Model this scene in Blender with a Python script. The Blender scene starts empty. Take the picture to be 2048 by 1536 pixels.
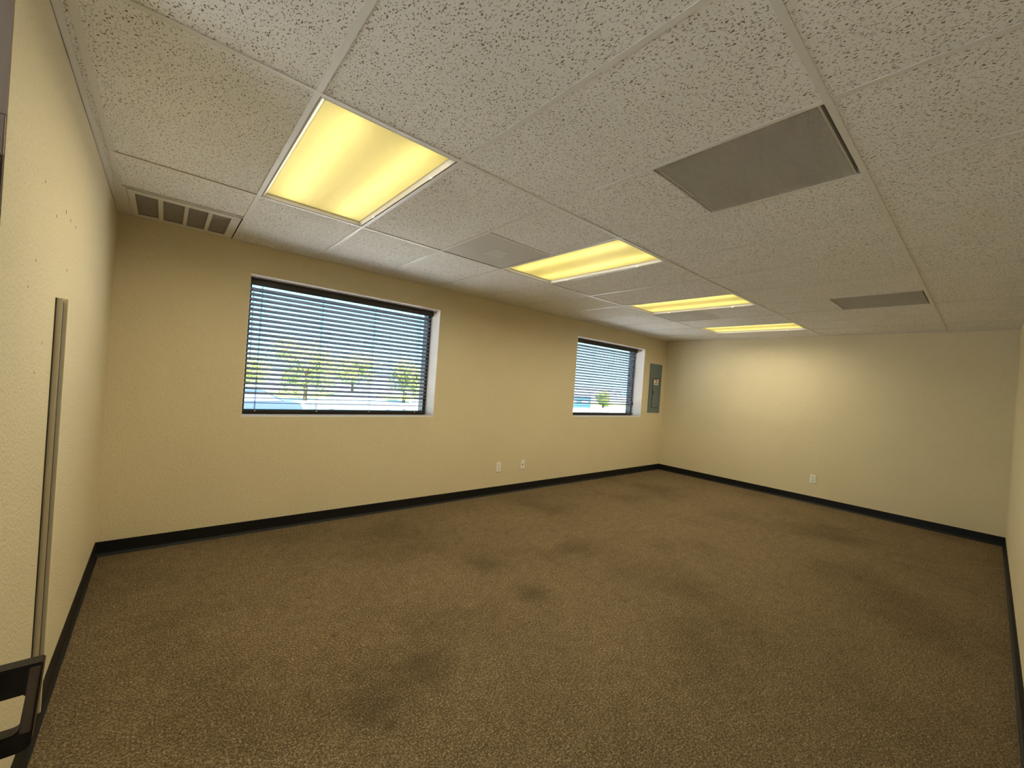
import bpy, bmesh, math, random
from mathutils import Vector, Matrix, Euler
random.seed(7)
S = 0.3048                      # everything below is laid out in feet
SC = bpy.context.scene
COL = SC.collection

# ------------------------------------------------------------------ camera, sky, sun, exposure
H = 7.871                       # ceiling height
XL, YW, XF, YR = -2.186, 7.784, 22.195, -5.838
YE = -0.45                      # where the left wall ends
cd = bpy.data.cameras.new('camera')
cam = bpy.data.objects.new('camera', cd)
COL.objects.link(cam)
cd.sensor_fit = 'HORIZONTAL'
cd.sensor_width = 36.0
cd.lens = 36.0 * 817.81 / 2048.0
cd.clip_start = 0.02
cd.clip_end = 500
R = ((0.75936, -0.64676, 0.07120), (0.05251, -0.04816, -0.99746), (0.64854, 0.76117, -0.00262))
m = Matrix(((R[0][0], -R[1][0], -R[2][0]), (R[0][1], -R[1][1], -R[2][1]), (R[0][2], -R[1][2], -R[2][2])))
cam.matrix_world = Matrix.Translation(Vector((-1.2053, -5.2852, 4.637)) * S) @ m.to_4x4()
SC.camera = cam

SC.view_settings.view_transform = 'Standard'
SC.view_settings.look = 'None'
SC.view_settings.exposure = 0.0
SC.view_settings.gamma = 1.0
SC.view_settings.use_curve_mapping = False

SKY_STRENGTH = 6.5
SUN_STRENGTH = 46.0
LAMP_WATTS = 17.0
TUBE_STRENGTH = 4.2
LAMP_SPREAD = 168
LAMP_COLOR = (1.0, 0.91, 0.66)

wd = bpy.data.worlds.new('sky')
SC.world = wd
wd.use_nodes = True
nt = wd.node_tree
bg = nt.nodes['Background']
tc = nt.nodes.new('ShaderNodeTexCoord')
sp = nt.nodes.new('ShaderNodeSeparateXYZ')
rp = nt.nodes.new('ShaderNodeValToRGB')
nt.links.new(tc.outputs['Generated'], sp.inputs[0])
nt.links.new(sp.outputs['Z'], rp.inputs[0])
rp.color_ramp.elements[0].position = 0.0
rp.color_ramp.elements[0].color = (0.22, 0.52, 0.66, 1)
rp.color_ramp.elements[1].position = 0.6
rp.color_ramp.elements[1].color = (0.08, 0.26, 0.58, 1)
e = rp.color_ramp.elements.new(0.18)
e.color = (0.16, 0.43, 0.57, 1)
nt.links.new(rp.outputs[0], bg.inputs['Color'])
bg.inputs['Strength'].default_value = SKY_STRENGTH

sl = bpy.data.lights.new('sun', 'SUN')
sl.energy = SUN_STRENGTH
sl.angle = 0.01
sl.color = (1.0, 0.93, 0.78)
so = bpy.data.objects.new('sun', sl)
COL.objects.link(so)
so.rotation_euler = Vector((-0.15, 0.38, -0.91)).to_track_quat('-Z', 'Y').to_euler()

# ------------------------------------------------------------------ helpers
class MB:
    """collects verts and faces (feet)"""
    def __init__(self):
        self.v, self.f = [], []
    def add(self, vs, fs):
        o = len(self.v)
        self.v += [tuple(p) for p in vs]
        self.f += [tuple(i + o for i in q) for q in fs]
        return self
    def box(self, x0, x1, y0, y1, z0, z1):
        return self.add([(x0, y0, z0), (x1, y0, z0), (x1, y1, z0), (x0, y1, z0),
                         (x0, y0, z1), (x1, y0, z1), (x1, y1, z1), (x0, y1, z1)],
                        [(0, 3, 2, 1), (4, 5, 6, 7), (0, 1, 5, 4), (1, 2, 6, 5), (2, 3, 7, 6), (3, 0, 4, 7)])
    def tube(self, a, b, r, n=10, r2=None):
        a, b = Vector(a), Vector(b)
        r2 = r if r2 is None else r2
        d = (b - a).normalized()
        u = d.orthogonal().normalized()
        w = d.cross(u)
        vs = []
        for p, rr in ((a, r), (b, r2)):
            for i in range(n):
                t = 2 * math.pi * i / n
                vs.append(p + (u * math.cos(t) + w * math.sin(t)) * rr)
        fs = [(i, (i + 1) % n, n + (i + 1) % n, n + i) for i in range(n)]
        fs += [tuple(range(n))[::-1], tuple(range(n, 2 * n))]
        return self.add(vs, fs)
    def prism(self, pts, axis, a, b):
        """closed 2D outline extruded along axis from a to b; pts are the other two coords in xyz order"""
        def mk(p, t):
            return {'x': (t, p[0], p[1]), 'y': (p[0], t, p[1]), 'z': (p[0], p[1], t)}[axis]
        n = len(pts)
        vs = [mk(p, a) for p in pts] + [mk(p, b) for p in pts]
        fs = [(i, (i + 1) % n, n + (i + 1) % n, n + i) for i in range(n)]
        fs += [tuple(range(n))[::-1], tuple(range(n, 2 * n))]
        return self.add(vs, fs)
    def mesh(self, name, mat, origin=(0, 0, 0), bevel=0.0, smooth=False):
        ox, oy, oz = origin
        me = bpy.data.meshes.new(name)
        me.from_pydata([((x - ox) * S, (y - oy) * S, (z - oz) * S) for x, y, z in self.v], [], self.f)
        bm = bmesh.new()
        bm.from_mesh(me)
        bmesh.ops.recalc_face_normals(bm, faces=bm.faces)
        if bevel:
            es = [ed for ed in bm.edges if len(ed.link_faces) == 2 and ed.calc_face_angle(0) > 0.6]
            bmesh.ops.bevel(bm, geom=es, offset=bevel * S, segments=2, affect='EDGES', clamp_overlap=True)
        if smooth:
            for q in bm.faces:
                q.smooth = True
        bm.to_mesh(me)
        bm.free()
        me.materials.append(mat)
        return me

def link(name, me, parent=None, loc=(0, 0, 0)):
    o = bpy.data.objects.new(name, me)
    COL.objects.link(o)
    o.location = Vector(loc) * S
    if parent is not None:
        o.parent = parent
    return o

def part(name, mb, mat, parent, origin=(0, 0, 0), bevel=0.0, smooth=False, label=None, kind=None):
    o = link(name, mb.mesh(name, mat, origin, bevel, smooth), parent)
    if label:
        o['label'] = label
    if kind:
        o['kind'] = kind
    return o

def thing(name, label, cat, loc, group=None):
    o = bpy.data.objects.new(name, None)
    COL.objects.link(o)
    o.empty_display_size = 0.1
    o.location = Vector(loc) * S
    o['label'] = label
    o['category'] = cat
    if group:
        o['group'] = group
    return o

def struct(name, mb, mat, bevel=0.0):
    o = link(name, mb.mesh(name, mat, (0, 0, 0), bevel))
    o['kind'] = 'structure'
    return o

def dup(root, loc, label):
    r = root.copy()
    COL.objects.link(r)
    r.location = Vector(loc) * S
    r['label'] = label
    for ch in list(root.children):
        c = ch.copy()
        COL.objects.link(c)
        c.parent = r
        for g in ch.children:
            d = g.copy()
            COL.objects.link(d)
            d.parent = c
    return r

# ------------------------------------------------------------------ materials
def mat(name, color, rough=0.6, metal=0.0, spec=0.5, emit=None, estr=0.0):
    mt = bpy.data.materials.new(name)
    mt.use_nodes = True
    b = mt.node_tree.nodes['Principled BSDF']
    b.inputs['Base Color'].default_value = (*color, 1)
    b.inputs['Roughness'].default_value = rough
    b.inputs['Metallic'].default_value = metal
    b.inputs['Specular IOR Level'].default_value = spec
    if emit:
        b.inputs['Emission Color'].default_value = (*emit, 1)
        b.inputs['Emission Strength'].default_value = estr
    return mt

class N:
    def __init__(self, mt):
        self.t = mt.node_tree
        self.b = self.t.nodes['Principled BSDF']
    def new(self, kind, **kw):
        n = self.t.nodes.new(kind)
        for k, v in kw.items():
            setattr(n, k, v)
        return n
    def l(self, a, b):
        self.t.links.new(a, b)
    def noise(self, vec, scale, detail=2, rough=0.5):
        n = self.new('ShaderNodeTexNoise')
        n.inputs['Scale'].default_value = scale
        n.inputs['Detail'].default_value = detail
        n.inputs['Roughness'].default_value = rough
        self.l(vec, n.inputs['Vector'])
        return n.outputs['Fac']
    def ramp(self, fac, stops):
        r = self.new('ShaderNodeValToRGB')
        els = r.color_ramp.elements
        while len(els) < len(stops):
            els.new(0.5)
        for i, (p, c) in enumerate(stops):
            els[i].position = p
            els[i].color = (*c, 1) if len(c) == 3 else c
        self.l(fac, r.inputs[0])
        return r.outputs[0]
    def mix(self, fac, a, b, blend='MIX'):
        x = self.new('ShaderNodeMix', data_type='RGBA', blend_type=blend)
        for sock, val in ((x.inputs[0], fac), (x.inputs[6], a), (x.inputs[7], b)):
            if hasattr(val, 'is_linked'):
                self.l(val, sock)
            elif isinstance(val, tuple):
                sock.default_value = (*val, 1)
            else:
                sock.default_value = val
        return x.outputs[2]
    def bump(self, h, strength, dist):
        b = self.new('ShaderNodeBump')
        b.inputs['Strength'].default_value = strength
        b.inputs['Distance'].default_value = dist
        self.l(h, b.inputs['Height'])
        self.l(b.outputs[0], self.b.inputs['Normal'])
    def coords(self, which='Object'):
        return self.new('ShaderNodeTexCoord').outputs[which]

def wall_material():
    mt = mat('wall_paint', (0.62, 0.52, 0.33), 0.55, spec=0.3)
    n = N(mt)
    p = n.coords()
    big = n.noise(p, 1.1, 3)
    fine = n.noise(p, 95, 3, 0.6)
    c = n.ramp(big, [(0.3, (0.75, 0.65, 0.44)), (0.7, (0.79, 0.69, 0.47))])
    c = n.mix(n.ramp(fine, [(0.32, (1, 1, 1)), (0.44, (0, 0, 0))]), c, (0.71, 0.61, 0.405))
    n.l(c, n.b.inputs['Base Color'])
    n.bump(fine, 0.65, 0.006)
    return mt

STAINS = ((5.3, 1.1, 0.75, 0.55), (1.3, 0.0, 0.6, 0.62), (2.3, 0.35, 0.6, 0.7), (1.27, 3.5, 0.12, 0.3), (1.3, 2.0, 0.12, 0.4), (1.3, -0.35, 0.2, 0.35), (6.8, -0.25, 0.22, 0.45), (5.3, 2.9, 0.45, 0.7), (8.0, 2.4, 0.7, 0.75))
def carpet_material():
    mt = mat('carpet', (0.2, 0.15, 0.09), 0.95, spec=0.1)
    n = N(mt)
    p = n.coords()
    f1 = n.noise(p, 135, 3, 0.7)
    f2 = n.noise(p, 70, 3, 0.65)
    f3 = n.noise(p, 14, 3, 0.6)
    big = n.noise(p, 0.9, 4, 0.55)
    c = n.ramp(f1, [(0.40, (0.095, 0.065, 0.030)), (0.5, (0.235, 0.172, 0.094)), (0.60, (0.44, 0.345, 0.215))])
    c = n.mix(n.ramp(f2, [(0.35, (0.75, 0.75, 0.75)), (0.65, (0, 0, 0))]), c, (0.115, 0.080, 0.041))
    c = n.mix(0.5, c, n.ramp(f3, [(0.3, (0.72, 0.70, 0.68)), (0.7, (1.2, 1.2, 1.2))]), 'MULTIPLY')
    c = n.mix(1.0, c, n.ramp(big, [(0.32, (0.74, 0.72, 0.70)), (0.5, (1, 1, 1)), (0.7, (1.1, 1.1, 1.1))]), 'MULTIPLY')
    # worn spots and dropped stains with a shape of their own
    for (x, y, r, k) in STAINS:
        d = n.new('ShaderNodeVectorMath', operation='DISTANCE')
        n.l(p, d.inputs[0])
        d.inputs[1].default_value = (x * S, y * S, 0)
        mr = n.new('ShaderNodeMath', operation='MULTIPLY_ADD')
        n.l(big, mr.inputs[0])
        mr.inputs[1].default_value = 0.9 * S
        n.l(d.outputs['Value'], mr.inputs[2])
        mr2 = n.new('ShaderNodeMapRange', interpolation_type='SMOOTHSTEP')
        n.l(mr.outputs[0], mr2.inputs[0])
        mr2.inputs[1].default_value = 0.42 * S
        mr2.inputs[2].default_value = (0.45 + r) * S
        mr2.inputs[3].default_value = 1 - k
        mr2.inputs[4].default_value = 0
        c = n.mix(mr2.outputs[0], c, (0.03, 0.022, 0.012))
    n.l(c, n.b.inputs['Base Color'])
    h = n.mix(0.5, f1, f2)
    n.bump(h, 0.9, 0.012)
    return mt

def tile_material():
    mt = mat('ceiling_tile', (0.8, 0.76, 0.69), 0.9, spec=0.1)
    n = N(mt)
    p = n.coords()
    oi = n.new('ShaderNodeObjectInfo')
    mul = n.new('ShaderNodeVectorMath', operation='SCALE')
    n.l(oi.outputs['Location'], mul.inputs[0])
    mul.inputs['Scale'].default_value = 1.37
    ad = n.new('ShaderNodeVectorMath', operation='ADD')
    n.l(p, ad.inputs[0])
    n.l(mul.outputs[0], ad.inputs[1])
    # short fissures: distorted, slightly stretched spots
    mp = n.new('ShaderNodeMapping')
    mp.inputs['Scale'].default_value = (1.0, 0.62, 1.0)
    mp.inputs['Rotation'].default_value = (0, 0, 0.5)
    n.l(ad.outputs[0], mp.inputs[0])
    pit = n.new('ShaderNodeTexNoise')
    pit.inputs['Scale'].default_value = 195
    pit.inputs['Detail'].default_value = 1.5
    pit.inputs['Roughness'].default_value = 0.45
    pit.inputs['Distortion'].default_value = 0.6
    n.l(mp.outputs[0], pit.inputs['Vector'])
    pin = n.noise(ad.outputs[0], 260, 1)
    blotch = n.noise(ad.outputs[0], 3, 2)
    mask = n.ramp(pit.outputs['Fac'], [(0.60, (0, 0, 0)), (0.655, (1, 1, 1))])
    mask2 = n.ramp(pin, [(0.66, (0, 0, 0)), (0.72, (0.7, 0.7, 0.7))])
    c = n.ramp(blotch, [(0.3, (0.90, 0.89, 0.86)), (0.7, (0.94, 0.93, 0.91))])
    c = n.mix(mask, c, (0.27, 0.215, 0.15))
    c = n.mix(mask2, c, (0.33, 0.27, 0.20))
    n.l(c, n.b.inputs['Base Color'])
    inv = n.new('ShaderNodeMath', operation='SUBTRACT')
    inv.inputs[0].default_value = 1
    n.l(mask, inv.inputs[1])
    n.bump(inv.outputs[0], 0.5, 0.003)
    return mt

M_wall = wall_material()
M_carpet = carpet_material()
M_tile = tile_material()
M_reveal = mat('window_reveal_paint', (0.95, 0.87, 0.81), 0.5)
M_tee = mat('tee_white', (0.80, 0.78, 0.74), 0.4, spec=0.4)
M_base = mat('black_vinyl', (0.008, 0.008, 0.009), 0.5, spec=0.3)
M_dark = mat('plenum_dark', (0.02, 0.018, 0.015), 0.9)
M_frame_white = mat('fixture_white', (0.78, 0.77, 0.75), 0.35)
M_housing = mat('fixture_housing', (0.88, 0.87, 0.84), 0.4)
M_tube = mat('tube_glow', (0.9, 0.9, 0.9), 0.4, emit=(1.0, 0.93, 0.52), estr=TUBE_STRENGTH)
M_bronze = mat('bronze_frame', (0.022, 0.018, 0.018), 0.4, metal=0.0)
M_slat = mat('blind_slat', (0.20, 0.21, 0.25), 0.6, spec=0.08)
M_valance = mat('blind_valance', (0.022, 0.018, 0.017), 0.4)
M_cord = mat('blind_cord', (0.03, 0.03, 0.035), 0.7)
M_wand = mat('wand_acrylic', (0.62, 0.60, 0.68), 0.15)
M_wand.node_tree.nodes['Principled BSDF'].inputs['Transmission Weight'].default_value = 0.85
M_panel = mat('panel_grey', (0.145, 0.19, 0.21), 0.45)
M_panel_gap = mat('panel_gap', (0.02, 0.022, 0.022), 0.6)
M_label = mat('label_white', (0.85, 0.83, 0.78), 0.5)
M_red = mat('label_red', (0.55, 0.05, 0.04), 0.5)
M_ink = mat('label_ink', (0.03, 0.03, 0.03), 0.5)
M_plate = mat('plate_ivory', (0.93, 0.91, 0.82), 0.35)
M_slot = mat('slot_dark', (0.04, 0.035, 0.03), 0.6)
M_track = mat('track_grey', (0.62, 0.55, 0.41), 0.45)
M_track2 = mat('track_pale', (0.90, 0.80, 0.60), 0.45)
M_grille = mat('grille_grey', (0.55, 0.51, 0.42), 0.5)
M_perf = mat('perforated_grey', (0.36, 0.345, 0.315), 0.5)
M_patch = mat('diffuser_patch', (0.66, 0.65, 0.63), 0.5)
M_chair = mat('chair_plastic', (0.014, 0.011, 0.010), 0.38)
M_chairplate = mat('chair_plate', (0.15, 0.11, 0.085), 0.25)
M_chairfab = mat('chair_fabric', (0.02, 0.019, 0.02), 0.9)
M_door = mat('door_brown', (0.05, 0.03, 0.018), 0.45)
M_shade_taupe = mat('shade_taupe', (0.30, 0.24, 0.215), 0.6)  # dark tone puts the shade of the wall's return face into the colour
M_trim = mat('door_trim', (0.26, 0.21, 0.19), 0.5)
M_metal = mat('steel', (0.6, 0.6, 0.6), 0.3, metal=1.0)
M_scuff = mat('scuff_brown', (0.10, 0.07, 0.045), 0.8)

# perforated face: fine round holes
n = N(M_perf)
v = n.new('ShaderNodeTexVoronoi')
v.inputs['Scale'].default_value = 90
v.inputs['Randomness'].default_value = 0.0
n.l(n.coords(), v.inputs['Vector'])
n.l(n.ramp(v.outputs['Distance'], [(0.24, (0.16, 0.15, 0.14)), (0.32, (0.68, 0.67, 0.64))]), n.b.inputs['Base Color'])

# lens: translucent prismatic acrylic, lit from behind by the tubes
M_lens = bpy.data.materials.new('prismatic_lens')
M_lens.use_nodes = True
t = M_lens.node_tree
for q in list(t.nodes):
    t.nodes.remove(q)
out = t.nodes.new('ShaderNodeOutputMaterial')
tr = t.nodes.new('ShaderNodeBsdfTranslucent')
gl = t.nodes.new('ShaderNodeBsdfGlossy')
mx = t.nodes.new('ShaderNodeMixShader')
tr.inputs['Color'].default_value = (0.92, 0.86, 0.62, 1)
gl.inputs['Roughness'].default_value = 0.25
mx.inputs[0].default_value = 0.04
vo = t.nodes.new('ShaderNodeTexVoronoi')
vo.inputs['Scale'].default_value = 110
vo.inputs['Randomness'].default_value = 0.0
tcn = t.nodes.new('ShaderNodeTexCoord')
bp = t.nodes.new('ShaderNodeBump')
bp.inputs['Strength'].default_value = 0.35
bp.inputs['Distance'].default_value = 0.003
t.links.new(tcn.outputs['Object'], vo.inputs['Vector'])
t.links.new(vo.outputs['Distance'], bp.inputs['Height'])
t.links.new(bp.outputs[0], gl.inputs['Normal'])
t.links.new(bp.outputs[0], tr.inputs['Normal'])
t.links.new(tr.outputs[0], mx.inputs[1])
t.links.new(gl.outputs[0], mx.inputs[2])
t.links.new(mx.outputs[0], out.inputs[0])

# window glass: thin, mostly clear
M_glass = bpy.data.materials.new('window_glass')
M_glass.use_nodes = True
t = M_glass.node_tree
for q in list(t.nodes):
    t.nodes.remove(q)
out = t.nodes.new('ShaderNodeOutputMaterial')
ta = t.nodes.new('ShaderNodeBsdfTransparent')
ta.inputs['Color'].default_value = (0.95, 0.95, 0.95, 1)
gl = t.nodes.new('ShaderNodeBsdfGlossy')
gl.inputs['Roughness'].default_value = 0.02
mx = t.nodes.new('ShaderNodeMixShader')
mx.inputs[0].default_value = 0.05
t.links.new(ta.outputs[0], mx.inputs[1])
t.links.new(gl.outputs[0], mx.inputs[2])
t.links.new(mx.outputs[0], out.inputs[0])

# ------------------------------------------------------------------ room shell
TOP = H + 0.95
W1 = (0.44, 6.30, 3.212, 7.085)
W2 = (13.90, 19.82, 3.225, 7.12)
WT = 1.0                                        # window wall thickness
struct('floor', MB().box(-10, XF + 0.5, YR - 0.5, YW + WT, -0.3, 0.0), M_carpet)
wl = struct('wall_left', MB().box(XL - 0.45, XL, YE, YW, 0, TOP), M_wall)
b = MB()
xs = [XL - 0.45, W1[0], W1[1], W2[0], W2[1], XF + 0.5]
b.box(xs[0], xs[1], YW, YW + WT, 0, TOP)
b.box(xs[2], xs[3], YW, YW + WT, 0, TOP)
b.box(xs[4], xs[5], YW, YW + WT, 0, TOP)
for w in (W1, W2):
    b.box(w[0], w[1], YW, YW + WT, 0, w[2])
    b.box(w[0], w[1], YW, YW + WT, w[3], TOP)
struct('wall_back', b, M_wall)
struct('wall_right', MB().box(XF, XF + 0.5, YR, YW, 0, TOP), M_wall)
struct('wall_front', MB().box(-10, XF + 0.5, YR - 0.5, YR, 0, TOP), M_wall)
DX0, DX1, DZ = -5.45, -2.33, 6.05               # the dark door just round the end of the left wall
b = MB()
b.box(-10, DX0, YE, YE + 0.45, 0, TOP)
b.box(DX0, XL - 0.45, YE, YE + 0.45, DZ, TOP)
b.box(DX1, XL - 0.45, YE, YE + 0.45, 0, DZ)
struct('wall_side_passage', b, M_shade_taupe)
b = MB()
b.box(-10, -9.6, YR, -5.6, 0, TOP).box(-10, -9.6, -0.7, YE, 0, TOP).box(-10, -9.6, -5.6, -0.7, 7.3, TOP)
struct('wall_passage_end', b, M_wall)
b = MB()
for (ya, yb_) in ((-5.6, -5.45), (-3.23, -3.07), (-0.85, -0.7)):
    b.box(-9.85, -9.72, ya, yb_, 0, 7.3)
for (za, zb_) in ((0, 0.35), (7.1, 7.3)):
    b.box(-9.84, -9.73, -5.6, -0.7, za, zb_)
d2 = struct('added_daylight_door', b, M_bronze)  # unseen glazed door, added to let daylight into passage and near ceiling
part('added_daylight_pane', MB().box(-9.79, -9.775, -5.46, -0.84, 0.34, 7.11), M_glass, d2)

def baseboard(name, a, c, inward):
    """cove base: 4 inch vinyl with a small toe"""
    a, c = Vector((*a, 0)), Vector((*c, 0))
    d = (c - a).normalized()
    nrm = Vector((*inward, 0))
    prof = [(0, 0), (0.062, 0), (0.052, 0.012), (0.030, 0.030), (0.016, 0.055), (0.012, 0.10), (0.011, 0.322), (0.006, 0.333), (0, 0.333)]
    vs = [p + nrm * q[0] + Vector((0, 0, q[1])) for p in (a, c) for q in prof]
    k = len(prof)
    fs = [(i, (i + 1) % k, k + (i + 1) % k, k + i) for i in range(k)] + [tuple(range(k))[::-1], tuple(range(k, 2 * k))]
    return struct(name, MB().add(vs, fs), M_base)
baseboard('baseboard_left', (XL, YE), (XL, YW), (1, 0))
baseboard('baseboard_back', (XL, YW), (XF, YW), (0, -1))
baseboard('baseboard_right', (XF, YR), (XF, YW), (-1, 0))
baseboard('baseboard_front', (-9.6, YR), (XF, YR), (0, 1))

# nicks on the left wall
for (y, z, r) in ((1.95, 6.29, 0.018), (2.26, 6.27, 0.014), (2.63, 6.27, 0.014), (1.45, 6.11, 0.012), (0.85, 6.29, 0.010), (2.25, 5.645, 0.013), (0.67, 5.48, 0.010), (0.45, 5.2, 0.008), (1.15, 4.7, 0.008), (0.9, 4.4, 0.008)):
    mb = MB()
    k = 8
    vs = [(XL + 0.002, y + 0.45 * r * math.cos(2 * math.pi * i / k), z + (1.3 + 0.5 * math.sin(i * 2.3)) * r * math.sin(2 * math.pi * i / k)) for i in range(k)]
    vs += [(XL - 0.004, p[1], p[2]) for p in vs]
    mb.add(vs, [tuple(range(k))] + [(i, (i + 1) % k, k + (i + 1) % k, k + i) for i in range(k)])
    part('nick', mb, M_scuff, wl)

# the door round the corner
d = struct('door_1', MB().box(DX0 + 0.06, DX1 - 0.06, YE + 0.06, YE + 0.20, 0.03, DZ - 0.06), M_door, bevel=0.01)
kn = MB().tube((DX0 + 0.3, YE + 0.06, 3.1), (DX0 + 0.3, YE - 0.10, 3.1), 0.035, 12).tube((DX0 + 0.3, YE - 0.10, 3.1), (DX0 + 0.3, YE - 0.2, 3.1), 0.09, 14, 0.07)
part('door_knob', kn, M_metal, d, smooth=False, label='round steel knob')
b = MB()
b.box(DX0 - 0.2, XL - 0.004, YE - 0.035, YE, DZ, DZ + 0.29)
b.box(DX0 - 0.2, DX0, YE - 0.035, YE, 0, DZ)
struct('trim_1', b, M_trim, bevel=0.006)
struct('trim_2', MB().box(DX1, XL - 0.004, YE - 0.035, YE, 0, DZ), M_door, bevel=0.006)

struct('wall_end_shade_plate', MB().box(XL - 0.46, XL - 0.004, YE - 0.014, YE, DZ + 0.30, H - 0.01), M_shade_taupe)  # thin dark plate over the wall end, painted in for its shade
# ------------------------------------------------------------------ suspended ceiling
ceiling = struct('ceiling', MB().box(-10, XF + 0.5, YR - 0.5, YW + WT, TOP, TOP + 0.3), M_dark)
part('drywall_soffit', MB().box(-9.6, XL - 0.005, YR, YE, H, H + 0.06), M_reveal, ceiling)
FL = 0.036
def tee(name, axis, c, a0, a1):
    b = MB()
    if axis == 'x':
        b.box(a0, a1, c - FL, c + FL, H - 0.008, H)
        b.box(a0, a1, c - 0.006, c + 0.006, H, H + 0.125)
    else:
        b.box(c - FL, c + FL, a0, a1, H - 0.006, H + 0.001)
        b.box(c - 0.006, c + 0.006, a0, a1, H, H + 0.11)
    part(name, b, M_tee, ceiling)
XT = -2.03
for y in (-4, 0, 4):
    tee('main_tee', 'x', y, XT, XF - 0.01)
tee('edge_tee', 'y', XT, YE, YW - 0.01)
tee('edge_tee', 'y', XT, YR + 0.01, YE - 0.002)
GX = [XT] + [2.0 * i for i in range(0, 11)]
ROWS = [(YR, -4), (-4, 0), (0, 4), (4, YW)]
for x in GX[1:]:
    for (y0, y1) in ROWS:
        tee('cross_tee', 'y', x, y0 + (FL if y0 > YR else 0.01), y1 - (FL if y1 < YW else 0.01))
# short tees: half-bays beside the diffusers and the slot register
for (x0, y) in ((4, 2), (14, 2), (XT, 5.66)):
    b = MB().box(x0 + FL, (x0 + 2 if x0 > 0 else 0) - FL, y - FL * 0.8, y + FL * 0.8, H - 0.006, H + 0.001)
    b.box(x0 + FL, (x0 + 2 if x0 > 0 else 0) - FL, y - 0.006, y + 0.006, H, H + 0.11)
    part('cross_tee', b, M_tee, ceiling)
def angle(x0, x1, y0, y1, wx, wy):
    b = MB().box(x0, x1, y0, y1, H - 0.007, H)
    b.box(wx[0], wx[1], wy[0], wy[1], H - 0.007, H + 0.08)
    part('wall_angle', b, M_tee, ceiling)
AW = 0.07
angle(XL, XL + AW, YE, YW, (XL, XL + 0.005), (YE, YW))
angle(XL + AW, XF - AW, YW - AW, YW, (XL + AW, XF - AW), (YW - 0.005, YW))
angle(XF - AW, XF, YR, YW, (XF - 0.005, XF), (YR, YW))
angle(XL, XF - AW, YR, YR + AW, (XL, XF - AW), (YR, YR + 0.005))

tile_meshes = {}
def tile(x0, x1, y0, y1, tilt=0.0):
    g = 0.022
    w, l = round(x1 - x0 - 2 * g, 3), round(y1 - y0 - 2 * g, 3)
    key = (w, l)
    if key not in tile_meshes:
        tile_meshes[key] = MB().box(-w / 2, w / 2, -l / 2, l / 2, 0, 0.052).mesh('ceiling_tile', M_tile, bevel=0.004)
    o = link('ceiling_tile', tile_meshes[key], ceiling, ((x0 + x1) / 2, (y0 + y1) / 2, H + 0.003 + random.uniform(0, 0.004)))
    o.rotation_euler = (random.uniform(0, 0.0007) + tilt, random.uniform(-0.0007, 0.0007), 0)
    return o
LIGHTS = [0, 6, 12, 18]
for i, x0 in enumerate(GX):
    x1 = GX[i + 1] if i + 1 < len(GX) else XF
    for (y0, y1) in ROWS:
        ix = round(x0)
        if i > 0 and y0 == 0 and ix in LIGHTS:
            continue
        if i > 0 and y0 == -4 and ix in (4, 14):
            tile(x0, x1, -1.945, 0)
            continue
        if i > 0 and y0 == 0 and ix in (4, 14):
            tile(x0, x1, 0, 2)
            continue
        if i == 0 and y0 == 4:
            tile(x0, x1, 4, 5.66, 0.004)
            continue
        tile(x0, x1, y0, y1, 0.002 if i == 0 and y0 == 0 else 0)
# narrow strips of tile between the edge tee and the left wall
for (y0, y1) in ((YE, 3.98), (3.98, YW)):
    b = MB().box(XL + 0.01, XT - 0.01, y0 + 0.01, y1 - 0.01, H + 0.004, H + 0.05)
    part('ceiling_tile', b, M_tile, ceiling)

# ------------------------------------------------------------------ ceiling lights
def make_light(x0, label):
    """2 x 4 lay-in troffer between main tees y 0..4"""
    cx, cy = x0 + 1.0, 2.0
    r = thing('ceiling_light', label, 'ceiling light', (cx, cy, H), 'recessed ceiling lights in a row')
    a, c = 0.955, 1.955
    li, lj = 0.88, 1.865
    b = MB()
    z0, z1 = -0.004, 0.055
    # door frame: sloped inner border around the lens
    o_ = [(-a, -c), (a, -c), (a, c), (-a, c)]
    i_ = [(-li, -lj), (li, -lj), (li, lj), (-li, lj)]
    m_ = [(-a + 0.018, -c + 0.018), (a - 0.018, -c + 0.018), (a - 0.018, c - 0.018), (-a + 0.018, c - 0.018)]
    vs = [(*p, z0 + 0.012) for p in o_] + [(*p, z0) for p in m_] + [(*p, z1) for p in i_] + [(*p, z1 + 0.03) for p in i_] + [(*p, z1 + 0.03) for p in o_]
    fs = []
    for ring in range(4):
        for k in range(4):
            fs.append((ring * 4 + k, ring * 4 + (k + 1) % 4, ring * 4 + 4 + (k + 1) % 4, ring * 4 + 4 + k))
    for k in range(4):
        fs.append((16 + k, 16 + (k + 1) % 4, (k + 1) % 4, k))
    part('frame', b.add(vs, fs), M_frame_white, r)
    part('lens', MB().box(-li - 0.01, li + 0.01, -lj - 0.01, lj + 0.01, z1 + 0.004, z1 + 0.010), M_lens, r, label='glowing yellowish prismatic lens')
    b = MB()
    t0, t1 = z1 + 0.035, 0.46
    vs = [(-a, -c, t0), (a, -c, t0), (a, c, t0), (-a, c, t0), (-a + 0.12, -c + 0.02, t1), (a - 0.12, -c + 0.02, t1), (a - 0.12, c - 0.02, t1), (-a + 0.12, c - 0.02, t1)]
    part('housing', b.add(vs, [(4, 5, 6, 7), (0, 1, 5, 4), (1, 2, 6, 5), (2, 3, 7, 6), (3, 0, 4, 7)]), M_housing, r)
    for s in (-0.5, 0.5):
        tb = MB().tube((s, -1.82, 0.25), (s, 1.82, 0.25), 0.05, 12)
        part('fluorescent_tube', tb, M_tube, r, smooth=False)
    for s in (-1.2, 1.2):
        part('latch', MB().box(a - 0.03, a - 0.008, s - 0.04, s + 0.04, -0.014, 0.004), M_frame_white, r)
    return r
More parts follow.
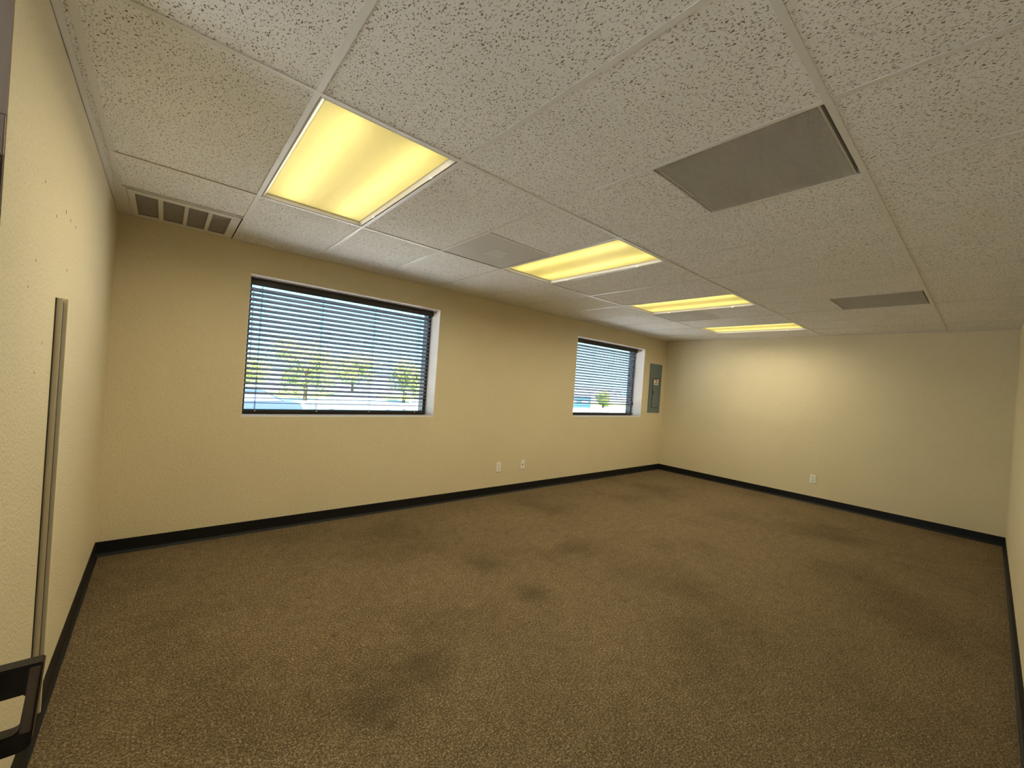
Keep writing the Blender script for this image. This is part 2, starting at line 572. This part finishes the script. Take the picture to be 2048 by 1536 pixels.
def lamp_light(x0):
    ld = bpy.data.lights.new('lamp_light', 'AREA')
    ld.shape = 'RECTANGLE'
    ld.size, ld.size_y = 1.74 * S, 3.68 * S
    ld.energy = LAMP_WATTS
    ld.color = LAMP_COLOR
    ld.spread = math.radians(LAMP_SPREAD)
    lo = bpy.data.objects.new('lamp_light', ld)
    COL.objects.link(lo)
    lo.location = Vector((x0 + 1, 2.0, H + 0.052)) * S
L0 = make_light(0, 'nearest large glowing ceiling light above the first window')
dup(L0, (7, 2, H), 'second glowing ceiling light from the camera, beside the nearer grey diffuser')
dup(L0, (13, 2, H), 'third glowing ceiling light, just before the farther grey diffuser')
dup(L0, (19, 2, H), 'farthest thin glowing ceiling light close to the far wall')
for x in LIGHTS:
    lamp_light(x)

# ------------------------------------------------------------------ return grilles, diffusers, slot register
def make_grille(cx, label):
    r = thing('return_grille', label, 'vent', (cx, -2.95, H), 'eggcrate return grilles')
    a = 0.962
    b = MB()
    n_ = 60
    for k in range(n_ + 1):
        q = -a + 2 * a * k / n_
        b.box(q - 0.003, q + 0.003, -a, a, 0.006, 0.036)
        b.box(-a, a, q - 0.003, q + 0.003, 0.006, 0.036)
    part('eggcrate_core', b, M_grille, r, kind='stuff')
    part('back_pan', MB().box(-a, a, -a, a, 0.075, 0.085), M_grille, r)
    b = MB()
    for s in (-1, 1):
        b.box(s * a - 0.012, s * a + 0.012, -a, a, 0.004, 0.08)
        b.box(-a, a, s * a - 0.012, s * a + 0.012, 0.004, 0.08)
    part('frame', b, M_grille, r)
    return r
g0 = make_grille(5.0, 'nearer dark eggcrate return grille in the ceiling, large and fully seen')
dup(g0, (15.0, -2.95, H), 'farther dark eggcrate return grille, thin sliver near the far wall')

def make_diffuser(cx, label):
    r = thing('ceiling_diffuser', label, 'vent', (cx, 3.0, H), 'grey perforated air diffusers')
    a = 0.955
    part('perforated_face', MB().box(-a, a, -a, a, 0.006, 0.016), M_perf, r)
    part('back_box', MB().box(-a + 0.06, a - 0.06, -a + 0.06, a - 0.06, 0.017, 0.35), M_dark, r)
    part('pattern_plate', MB().add([(-0.22, -0.30, 0.003), (0.22, -0.30, 0.003), (0.36, 0.25, 0.003), (-0.2, 0.30, 0.003), (-0.22, -0.30, 0.006), (0.22, -0.30, 0.006), (0.36, 0.25, 0.006), (-0.2, 0.30, 0.006)],
         [(0, 1, 2, 3), (4, 5, 6, 7), (0, 1, 5, 4), (1, 2, 6, 5), (2, 3, 7, 6), (3, 0, 4, 7)]), M_patch, r)
    for (x, y) in ((0.25, -0.72), (0.1, 0.05)):
        part('screw', MB().tube((x, y, 0.006), (x, y, 0.0), 0.022, 8), M_label, r)
    return r
d0 = make_diffuser(5.0, 'nearer grey perforated air diffuser beside the second ceiling light')
dup(d0, (15.0, 3.0, H), 'farther grey perforated air diffuser between the two far lights')

r = thing('slot_register', 'white ceiling register with four dark slots in the left corner', 'vent', (-1.0, 6.64, H))
b = MB()
xs = [-1.94, -1.83, -1.475, -1.395, -1.045, -0.975, -0.635, -0.56, -0.225, -0.06]
ys = [5.74, 5.95, 7.49, 7.70]
for k in range(0, 10, 2):
    b.box(xs[k], xs[k + 1], ys[1], ys[2], H - 0.010, H + 0.004)
b.box(xs[0], xs[-1], ys[0], ys[1], H - 0.010, H + 0.004)
b.box(xs[0], xs[-1], ys[2], ys[3], H - 0.010, H + 0.004)
part('face_plate', b, M_tee, r, (-1.0, 6.64, H), bevel=0.003)
M_baf = mat('slot_baffle', (0.75, 0.72, 0.66), 0.5)
for k in (1, 3, 5, 7):
    b = MB()
    for q in range(22):
        y = ys[1] + (ys[2] - ys[1]) * (q + 0.5) / 22
        b.add([(xs[k], y - 0.03, H + 0.006), (xs[k + 1], y - 0.03, H + 0.006), (xs[k + 1], y + 0.03, H + 0.05), (xs[k], y + 0.03, H + 0.05),
               (xs[k], y - 0.024, H + 0.006), (xs[k + 1], y - 0.024, H + 0.006), (xs[k + 1], y + 0.036, H + 0.05), (xs[k], y + 0.036, H + 0.05)],
              [(0, 1, 2, 3), (4, 5, 6, 7), (0, 1, 5, 4), (1, 2, 6, 5), (2, 3, 7, 6), (3, 0, 4, 7)])
    part('slot_louver', b, M_baf, r, (-1.0, 6.64, H), kind='stuff')
part('back_box', MB().box(xs[0] + 0.05, xs[-1] - 0.05, ys[0] + 0.05, ys[3] - 0.05, H + 0.055, H + 0.06), M_baf, r, (-1.0, 6.64, H))
part('end_plate', MB().box(XT + FL, -1.945, 5.70, 7.70, H - 0.004, H + 0.002), M_tee, r, (-1.0, 6.64, H))

# ------------------------------------------------------------------ windows
def make_window(idx, w):
    x0, x1, z0, z1 = w
    y0 = YW + 0.62
    b = MB()
    fw = 0.13
    b.box(x0 + 0.012, x0 + fw, y0, y0 + 0.34, z0 + 0.012, z1 - 0.012)
    b.box(x1 - fw, x1 - 0.012, y0, y0 + 0.34, z0 + 0.012, z1 - 0.012)
    b.box(x0 + fw, x1 - fw, y0, y0 + 0.34, z0 + 0.012, z0 + fw)
    b.box(x0 + fw, x1 - fw, y0, y0 + 0.34, z1 - fw, z1 - 0.012)
    root = struct('window_%d' % idx, b, M_bronze, bevel=0.006)
    part('window_pane', MB().box(x0 + fw - 0.01, x1 - fw + 0.01, y0 + 0.24, y0 + 0.26, z0 + fw - 0.01, z1 - fw + 0.01), M_glass, root)
    tk = 0.012
    yb = YW + 0.001
    for nm, bx in (('jamb_lining', (x0, x0 + tk, yb, YW + WT, z0, z1)), ('jamb_lining', (x1 - tk, x1, yb, YW + WT, z0, z1)),
                   ('head_lining', (x0 + tk, x1 - tk, yb, YW + WT, z1 - tk, z1)), ('sill_board', (x0 + tk, x1 - tk, yb, YW + WT, z0, z0 + tk))):
        part(nm, MB().box(*bx), M_reveal, root)
    return root
make_window(1, W1)
make_window(2, W2)

def make_blind(w, cords, label, wand, tassel):
    x0, x1 = w[0] + 0.045, w[1] - 0.055
    z1 = w[3]
    yb = YW + 0.45                      # front of the valance
    yc = yb + 0.12
    o0 = ((x0 + x1) / 2, yc, w[2])
    r = thing('window_blind', label, 'blind', o0, 'dark horizontal window blinds')
    b = MB().box(x0, x1, yb, yb + 0.025, z1 - 0.225, z1 - 0.025)
    b.box(x0, x0 + 0.025, yb + 0.025, yb + 0.18, z1 - 0.225, z1 - 0.025)
    b.box(x1 - 0.025, x1, yb + 0.025, yb + 0.18, z1 - 0.225, z1 - 0.025)
    part('valance', b, M_valance, r, o0, bevel=0.006)
    part('headrail', MB().box(x0 + 0.03, x1 - 0.03, yb + 0.04, yb + 0.21, z1 - 0.155, z1 - 0.03), M_valance, r, o0)
    zt = z1 - 0.329 + 0.002
    # one slat: 2 inch wide, crowned, with cord holes
    ncs = 7
    hw = 0.083
    xsn = [x0 + 0.02]
    for c in cords:
        xsn += [c - 0.012, c + 0.012]
    xsn.append(x1 - 0.02)
    vs, fs = [], []
    prof = [-1, -0.5, -0.16, 0.16, 0.5, 1]
    for xx in xsn:
        for q in prof:
            vs.append((xx - o0[0], q * hw, 0.010 * (1 - q * q)))
    k = len(prof)
    for i in range(len(xsn) - 1):
        for j in range(k - 1):
            if i % 2 == 1 and j == 2:
                continue
            fs.append((i * k + j, (i + 1) * k + j, (i + 1) * k + j + 1, i * k + j + 1))
    sm = MB().add(vs, fs).mesh('slat', M_slat)
    ang = 0.43
    for i in range(24):
        z = zt - 0.1395 * i
        th = -ang
        if i == 0:
            th = -0.55
        if i >= 22:
            th = -0.10 if i == 22 else -0.03
        o = link('slat', sm, r, (0, 0, z - o0[2]))
        o.rotation_euler = (th + random.uniform(-0.012, 0.012), 0, 0)
        mod = o.modifiers.new('thickness', 'SOLIDIFY')
        mod.thickness = 0.010 * S
    zb = w[2] + 0.085
    part('bottom_rail', MB().box(x0 + 0.02, x1 - 0.02, yc - 0.085, yc + 0.085, zb, zb + 0.075), M_valance, r, o0, bevel=0.012)
    for c in cords:
        b = MB()
        for yy in (yc - 0.088, yc + 0.088):
            b.tube((c, yy, zb + 0.03), (c, yy, z1 - 0.15), 0.0045, 6)
        b.tube((c, yc, zb + 0.03), (c, yc, z1 - 0.15), 0.004, 6)
        part('ladder_cord', b, M_cord, r, o0)
        part('cord_button', MB().tube((c, yc - 0.085, zb + 0.035), (c, yc - 0.096, zb + 0.035), 0.016, 8), M_label, r, o0)
    if wand:
        b = MB().tube((x0 + 0.10, yb - 0.05, z1 - 0.30), (x0 + 0.115, yb - 0.05, 4.78), 0.0145, 8)
        b.tube((x0 + 0.10, yb + 0.02, z1 - 0.2), (x0 + 0.10, yb - 0.05, z1 - 0.30), 0.007, 6)
        part('tilt_wand', b, M_wand, r, o0, label='clear tilt wand')
    if tassel:
        xx = x1 - 0.22
        part('lift_cord', MB().tube((xx, yb - 0.03, z1 - 0.2), (xx, yb - 0.03, 4.05), 0.006, 6), M_cord, r, o0)
        part('tassel', MB().tube((xx, yb - 0.03, 4.06), (xx, yb - 0.03, 3.85), 0.02, 8, 0.045), M_cord, r, o0)
make_blind(W1, (0.82, 2.46, 4.12, 5.79), 'dark horizontal blind in the nearer, larger-looking window', True, False)
make_blind(W2, (14.28, 15.92, 17.58, 19.3), 'dark horizontal blind in the farther window beside the electrical panel', False, True)

# ------------------------------------------------------------------ wall fittings
r = thing('electrical_panel', 'grey flush electrical panel on the wall beside the farther window', 'electrical panel', (21.1, YW, 3.46))
o0 = (21.1, YW, 3.46)
x0, x1 = 20.47, 21.76
part('cover', MB().box(x0, x1, YW - 0.035, YW, 3.462, 6.36), M_panel, r, o0, bevel=0.008)
part('door_gap', MB().box(20.80, 21.55, YW - 0.039, YW - 0.034, 3.75, 5.52), M_panel_gap, r, o0)
part('door', MB().box(20.835, 21.52, YW - 0.052, YW - 0.036, 3.785, 5.49), M_panel, r, o0, bevel=0.005)
part('door_latch', MB().box(20.86, 20.93, YW - 0.062, YW - 0.05, 4.55, 4.75), M_panel_gap, r, o0)
lb = part('warning_label', MB().box(20.90, 21.40, YW - 0.056, YW - 0.051, 5.13, 5.47), M_label, r, o0, label='white sticker with red top')
part('red_band', MB().box(20.96, 21.26, YW - 0.059, YW - 0.055, 5.40, 5.465), M_red, lb, o0)
part('red_symbol', MB().prism([(21.09, 5.29), (21.27, 5.29), (21.25, 5.37), (21.12, 5.37)], 'y', YW - 0.059, YW - 0.055), M_red, lb, o0)
for k in range(4):
    part('text_line', MB().box(20.96 + 0.1 * k, 21.04 + 0.1 * k, YW - 0.059, YW - 0.055, 5.19, 5.235), M_ink, lb, o0)
for (x, z) in ((20.54, 3.55), (21.69, 3.55), (20.54, 6.27), (21.69, 6.27)):
    part('screw', MB().tube((x, YW - 0.033, z), (x, YW - 0.044, z), 0.022, 8), M_panel_gap, r, o0)

def wall_plate(name, label, cat, pos, facing, kind):
    """plate built facing -Y about the origin, then turned"""
    r = thing(name, label, cat, pos)
    if facing == '-x':
        r.rotation_euler = (0, 0, -math.pi / 2)
    part('cover_plate', MB().box(-0.122, 0.122, -0.022, 0, -0.2, 0.2), M_plate, r, bevel=0.008)
    if kind == 'outlet':
        for s in (-0.08, 0.08):
            pts = [(0.058 * math.cos(t_) , s + 0.055 * max(-0.82, min(0.82, math.sin(t_)))) for t_ in [2 * math.pi * i / 20 for i in range(20)]]
            rc = part('receptacle', MB().prism(pts, 'y', -0.030, -0.02), M_plate, r)
            for q in (-0.022, 0.022):
                part('slot', MB().box(q - 0.006, q + 0.006, -0.032, -0.029, s + 0.0, s + 0.03), M_slot, rc)
            part('ground_hole', MB().tube((0, -0.029, s - 0.022), (0, -0.032, s - 0.022), 0.010, 8), M_slot, rc)
        part('screw', MB().tube((0, -0.02, 0), (0, -0.026, 0), 0.012, 8), M_metal, r)
    else:
        part('jack', MB().box(-0.028, 0.028, -0.027, -0.02, -0.02, 0.03), M_slot, r, label='small dark jack')
        for s in (-0.13, 0.13):
            part('screw', MB().tube((0, -0.02, s), (0, -0.026, s), 0.012, 8), M_metal, r)
    return r
wall_plate('wall_outlet', 'ivory duplex outlet low on the wall between the windows', 'outlet', (9.51, YW, 1.13), '-y', 'outlet')
wall_plate('phone_jack', 'ivory plate with one small dark jack between the windows', 'jack', (10.845, YW, 1.135), '-y', 'jack')
wall_plate('wall_outlet', 'ivory duplex outlet alone low on the far wall', 'outlet', (XF, -0.03, 1.15), '-x', 'outlet')

# wall track left by a removed partition
o0 = (XL, 1.75, 0.333)
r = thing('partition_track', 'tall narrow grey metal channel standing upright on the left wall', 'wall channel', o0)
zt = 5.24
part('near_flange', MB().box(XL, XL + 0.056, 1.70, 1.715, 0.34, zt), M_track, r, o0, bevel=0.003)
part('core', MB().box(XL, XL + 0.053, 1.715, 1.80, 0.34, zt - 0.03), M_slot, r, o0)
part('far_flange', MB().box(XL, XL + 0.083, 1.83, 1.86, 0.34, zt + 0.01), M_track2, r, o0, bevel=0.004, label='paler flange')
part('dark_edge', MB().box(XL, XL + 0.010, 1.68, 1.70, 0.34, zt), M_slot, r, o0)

# ------------------------------------------------------------------ chair in the opening at lower left
o0 = (-2.75, -1.75, 0)
r = thing('armchair', 'black armchair at the lower left edge, loop armrest beside the wall', 'chair', o0)
def loop_arm(y0, y1):
    """flat closed loop: thick top bar, upright at the front, rounded lower front corner"""
    xb = -2.95
    def arc(cx, cz, rad, a0, a1, k=6):
        return [(cx + rad * math.cos(math.radians(a0 + (a1 - a0) * i / k)), cz + rad * math.sin(math.radians(a0 + (a1 - a0) * i / k))) for i in range(k + 1)]
    outer = [(-1.792, 2.235), (xb, 2.235), (xb, 1.57)] + arc(-1.90, 1.64, 0.07, -90, 0)
    inner = [(-1.873, 2.012), (xb + 0.08, 2.012), (xb + 0.08, 1.72)] + arc(-1.945, 1.77, 0.05, -90, 0)
    n_ = len(outer)
    vs = [(x, y, z) for y in (y0, y1) for (x, z) in outer] + [(x, y, z) for y in (y0, y1) for (x, z) in inner]
    fs = []
    for i in range(n_):
        j = (i + 1) % n_
        fs.append((i, j, n_ + j, n_ + i))
        fs.append((2 * n_ + i, 3 * n_ + i, 3 * n_ + j, 2 * n_ + j))
        fs.append((i, 2 * n_ + i, 2 * n_ + j, j))
        fs.append((n_ + i, n_ + j, 3 * n_ + j, 3 * n_ + i))
    return MB().add(vs, fs)
def arm_front(y0, y1):
    return MB().prism([(-1.802, 2.215), (-1.835, 1.72), (-1.893, 1.72), (-1.858, 2.215)], 'y', y0, y1)
for (ya, yb_) in ((-0.65, -0.53), (-2.97, -2.85)):
    ar = part('armrest', loop_arm(ya, yb_), M_chair, r, o0, bevel=0.010)
    part('front_plate', arm_front(ya - 0.008, yb_ + 0.008), M_chairplate, ar, o0, bevel=0.006, label='brownish upright face with a shiny edge')
part('seat', MB().box(-3.7, -2.12, -2.85, -0.65, 1.30, 1.58), M_chairfab, r, o0, bevel=0.06)
part('backrest', MB().add([(-3.55, -2.6, 1.6), (-3.35, -2.6, 1.6), (-3.35, -0.9, 1.6), (-3.55, -0.9, 1.6), (-3.95, -2.5, 3.0), (-3.8, -2.5, 3.0), (-3.8, -1.0, 3.0), (-3.95, -1.0, 3.0)],
     [(0, 1, 2, 3), (4, 5, 6, 7), (0, 1, 5, 4), (1, 2, 6, 5), (2, 3, 7, 6), (3, 0, 4, 7)]), M_chairfab, r, o0, bevel=0.05)
part('back_support', MB().box(-3.62, -3.45, -1.95, -1.55, 1.28, 1.9), M_chair, r, o0)
for (x, y) in ((-2.35, -0.98), (-2.35, -2.52), (-3.5, -0.98), (-3.5, -2.52)):
    part('leg', MB().tube((x, y, 1.32), (x, y, 0), 0.06, 10, 0.045), M_chair, r, o0)

# ------------------------------------------------------------------ outside
GZ = -3.6
M_ground = mat('asphalt', (0.42, 0.42, 0.43), 0.9)
n = N(M_ground)
n.l(n.ramp(n.noise(n.coords(), 0.35, 4), [(0.35, (0.34, 0.35, 0.37)), (0.65, (0.62, 0.62, 0.60))]), n.b.inputs['Base Color'])
M_grass = mat('grass', (0.20, 0.30, 0.06), 0.9)
M_bark = mat('bark', (0.10, 0.07, 0.045), 0.9)
M_leaf = mat('leaves', (0.22, 0.34, 0.06), 0.6)
n = N(M_leaf)
n.l(n.ramp(n.noise(n.coords(), 1.6, 2), [(0.35, (0.13, 0.24, 0.045)), (0.65, (0.42, 0.50, 0.11))]), n.b.inputs['Base Color'])
M_bwall = mat('building_white', (0.20, 0.24, 0.30), 0.7)
M_bblue = mat('building_blue', (0.025, 0.10, 0.20), 0.6)
M_bglass = mat('building_glass', (0.16, 0.22, 0.32), 0.15)
struct('ground', MB().box(-300, 420, -200, 420, GZ - 0.5, GZ), M_ground)
struct('lawn', MB().box(-60, 260, 118, 150, GZ, GZ + 0.15), M_grass)

def tree(x, y, h, rad, label, seed):
    rnd = random.Random(seed)
    r = thing('tree', label, 'tree', (x, y, GZ), 'trees outside the windows')
    b = MB().tube((0, 0, 0), (0.2, 0, h * 0.55), 0.5, 8, 0.3)
    for k in range(4):
        t_ = k * 1.6 + rnd.random()
        b.tube((0.15, 0, h * 0.4), (0.6 * rad * math.cos(t_), 0.6 * rad * math.sin(t_), h * 0.68), 0.22, 6, 0.08)
    part('trunk', b, M_bark, r)
    b = MB()
    blobs = [(rnd.uniform(-0.6, 0.6) * rad, rnd.uniform(-0.5, 0.5) * rad, h * rnd.uniform(0.26, 0.86), rad * rnd.uniform(0.32, 0.5)) for _ in range(13)]
    for _ in range(4200):
        bx, by, bz, br = rnd.choice(blobs)
        v_ = Vector((rnd.gauss(0, 1), rnd.gauss(0, 1), rnd.gauss(0, 1))).normalized() * br * rnd.uniform(0.55, 1.05)
        c = Vector((bx, by, bz)) + v_
        s_ = rnd.uniform(0.25, 0.5)
        u = Vector((rnd.gauss(0, 1), rnd.gauss(0, 1), rnd.gauss(0, 1))).normalized()
        w = u.orthogonal().normalized()
        b.add([c - u * s_, c + w * s_ * 0.45, c + u * s_, c - w * s_ * 0.45], [(0, 1, 2, 3)])
    part('foliage', b, M_leaf, r, kind='stuff')
tree(26.5, 108, 15.5, 9.5, 'tallest bushy tree, seen near the centre through the nearer window blind', 1)
tree(46.5, 132, 16.0, 9.5, 'bushy tree seen right of centre through the nearer window blind', 2)
tree(54, 109, 12.5, 7.5, 'tree at the right end of the nearer window view', 3)
tree(13, 124, 10.5, 9.0, 'low yellow-green tree at the left end of the nearer window view', 4)
tree(150, 108, 7.5, 3.5, 'small tree low in the right of the farther window view', 5)

def building(x0, x1, y, d, z1, m_, label, nwin):
    r = thing('building', label, 'building', ((x0 + x1) / 2, y, GZ))
    o0 = ((x0 + x1) / 2, y, GZ)
    part('wall', MB().box(x0, x1, y, y + d, GZ, z1), m_, r, o0)
    part('roof_cap', MB().box(x0 - 0.4, x1 + 0.4, y - 0.4, y + d + 0.4, z1, z1 + 0.6), M_bwall, r, o0)
    w = (x1 - x0) / nwin
    for k in range(nwin):
        f_ = part('window', MB().box(x0 + w * (k + 0.22), x0 + w * (k + 0.78), y - 0.15, y + 0.1, GZ + 2.2, z1 - 1.6), M_bwall, r, o0)
        part('pane', MB().box(x0 + w * (k + 0.25), x0 + w * (k + 0.75), y - 0.2, y - 0.1, GZ + 2.5, z1 - 1.9), M_bglass, f_, o0)
building(-10, 90, 165, 30, 4.2, M_bwall, 'long low white building behind the trees', 12)
building(105, 136, 104, 20, 1.2, M_bblue, 'low blue building in the lower left of the farther window view', 4)
building(140, 260, 175, 30, 4.5, M_bwall, 'long white building far off in the farther window view', 12)

def car(x, y, col, label, heading=0.0):
    r = thing('car', label, 'car', (x, y, GZ))
    r.rotation_euler = (0, 0, heading)
    mb_ = mat('car_paint', col, 0.25)
    body = [(-7.4, 1.0), (-7.5, 2.1), (-7.0, 2.7), (-4.3, 3.0), (-2.4, 4.55), (2.2, 4.7), (5.0, 3.2), (7.0, 3.0), (7.4, 2.2), (7.3, 1.0)]
    part('body', MB().prism(body, 'y', -2.8, 2.8), mb_, r, bevel=0.12)
    gl_ = [(-4.0, 3.08), (-2.3, 4.38), (2.1, 4.5), (4.5, 3.25)]
    part('side_window', MB().prism(gl_, 'y', -2.84, -2.78), M_bglass, r)
    part('side_window', MB().prism(gl_, 'y', 2.78, 2.84), M_bglass, r)
    for wx in (-4.7, 4.6):
        for s in (-1, 1):
            wh = part('wheel', MB().tube((wx, s * 2.2, 1.05), (wx, s * 2.9, 1.05), 1.05, 18), M_base, r)
            part('hub_cap', MB().tube((wx, s * 2.9, 1.05), (wx, s * 2.94, 1.05), 0.62, 12), M_bronze, wh)
car(7.5, 64, (0.045, 0.085, 0.17), 'pale blue parked car low in the nearer window, leftmost')
car(24, 65, (0.14, 0.155, 0.185), 'white parked car low in the middle of the nearer window')
car(39, 64, (0.20, 0.195, 0.165), 'cream parked car low in the right of the nearer window')
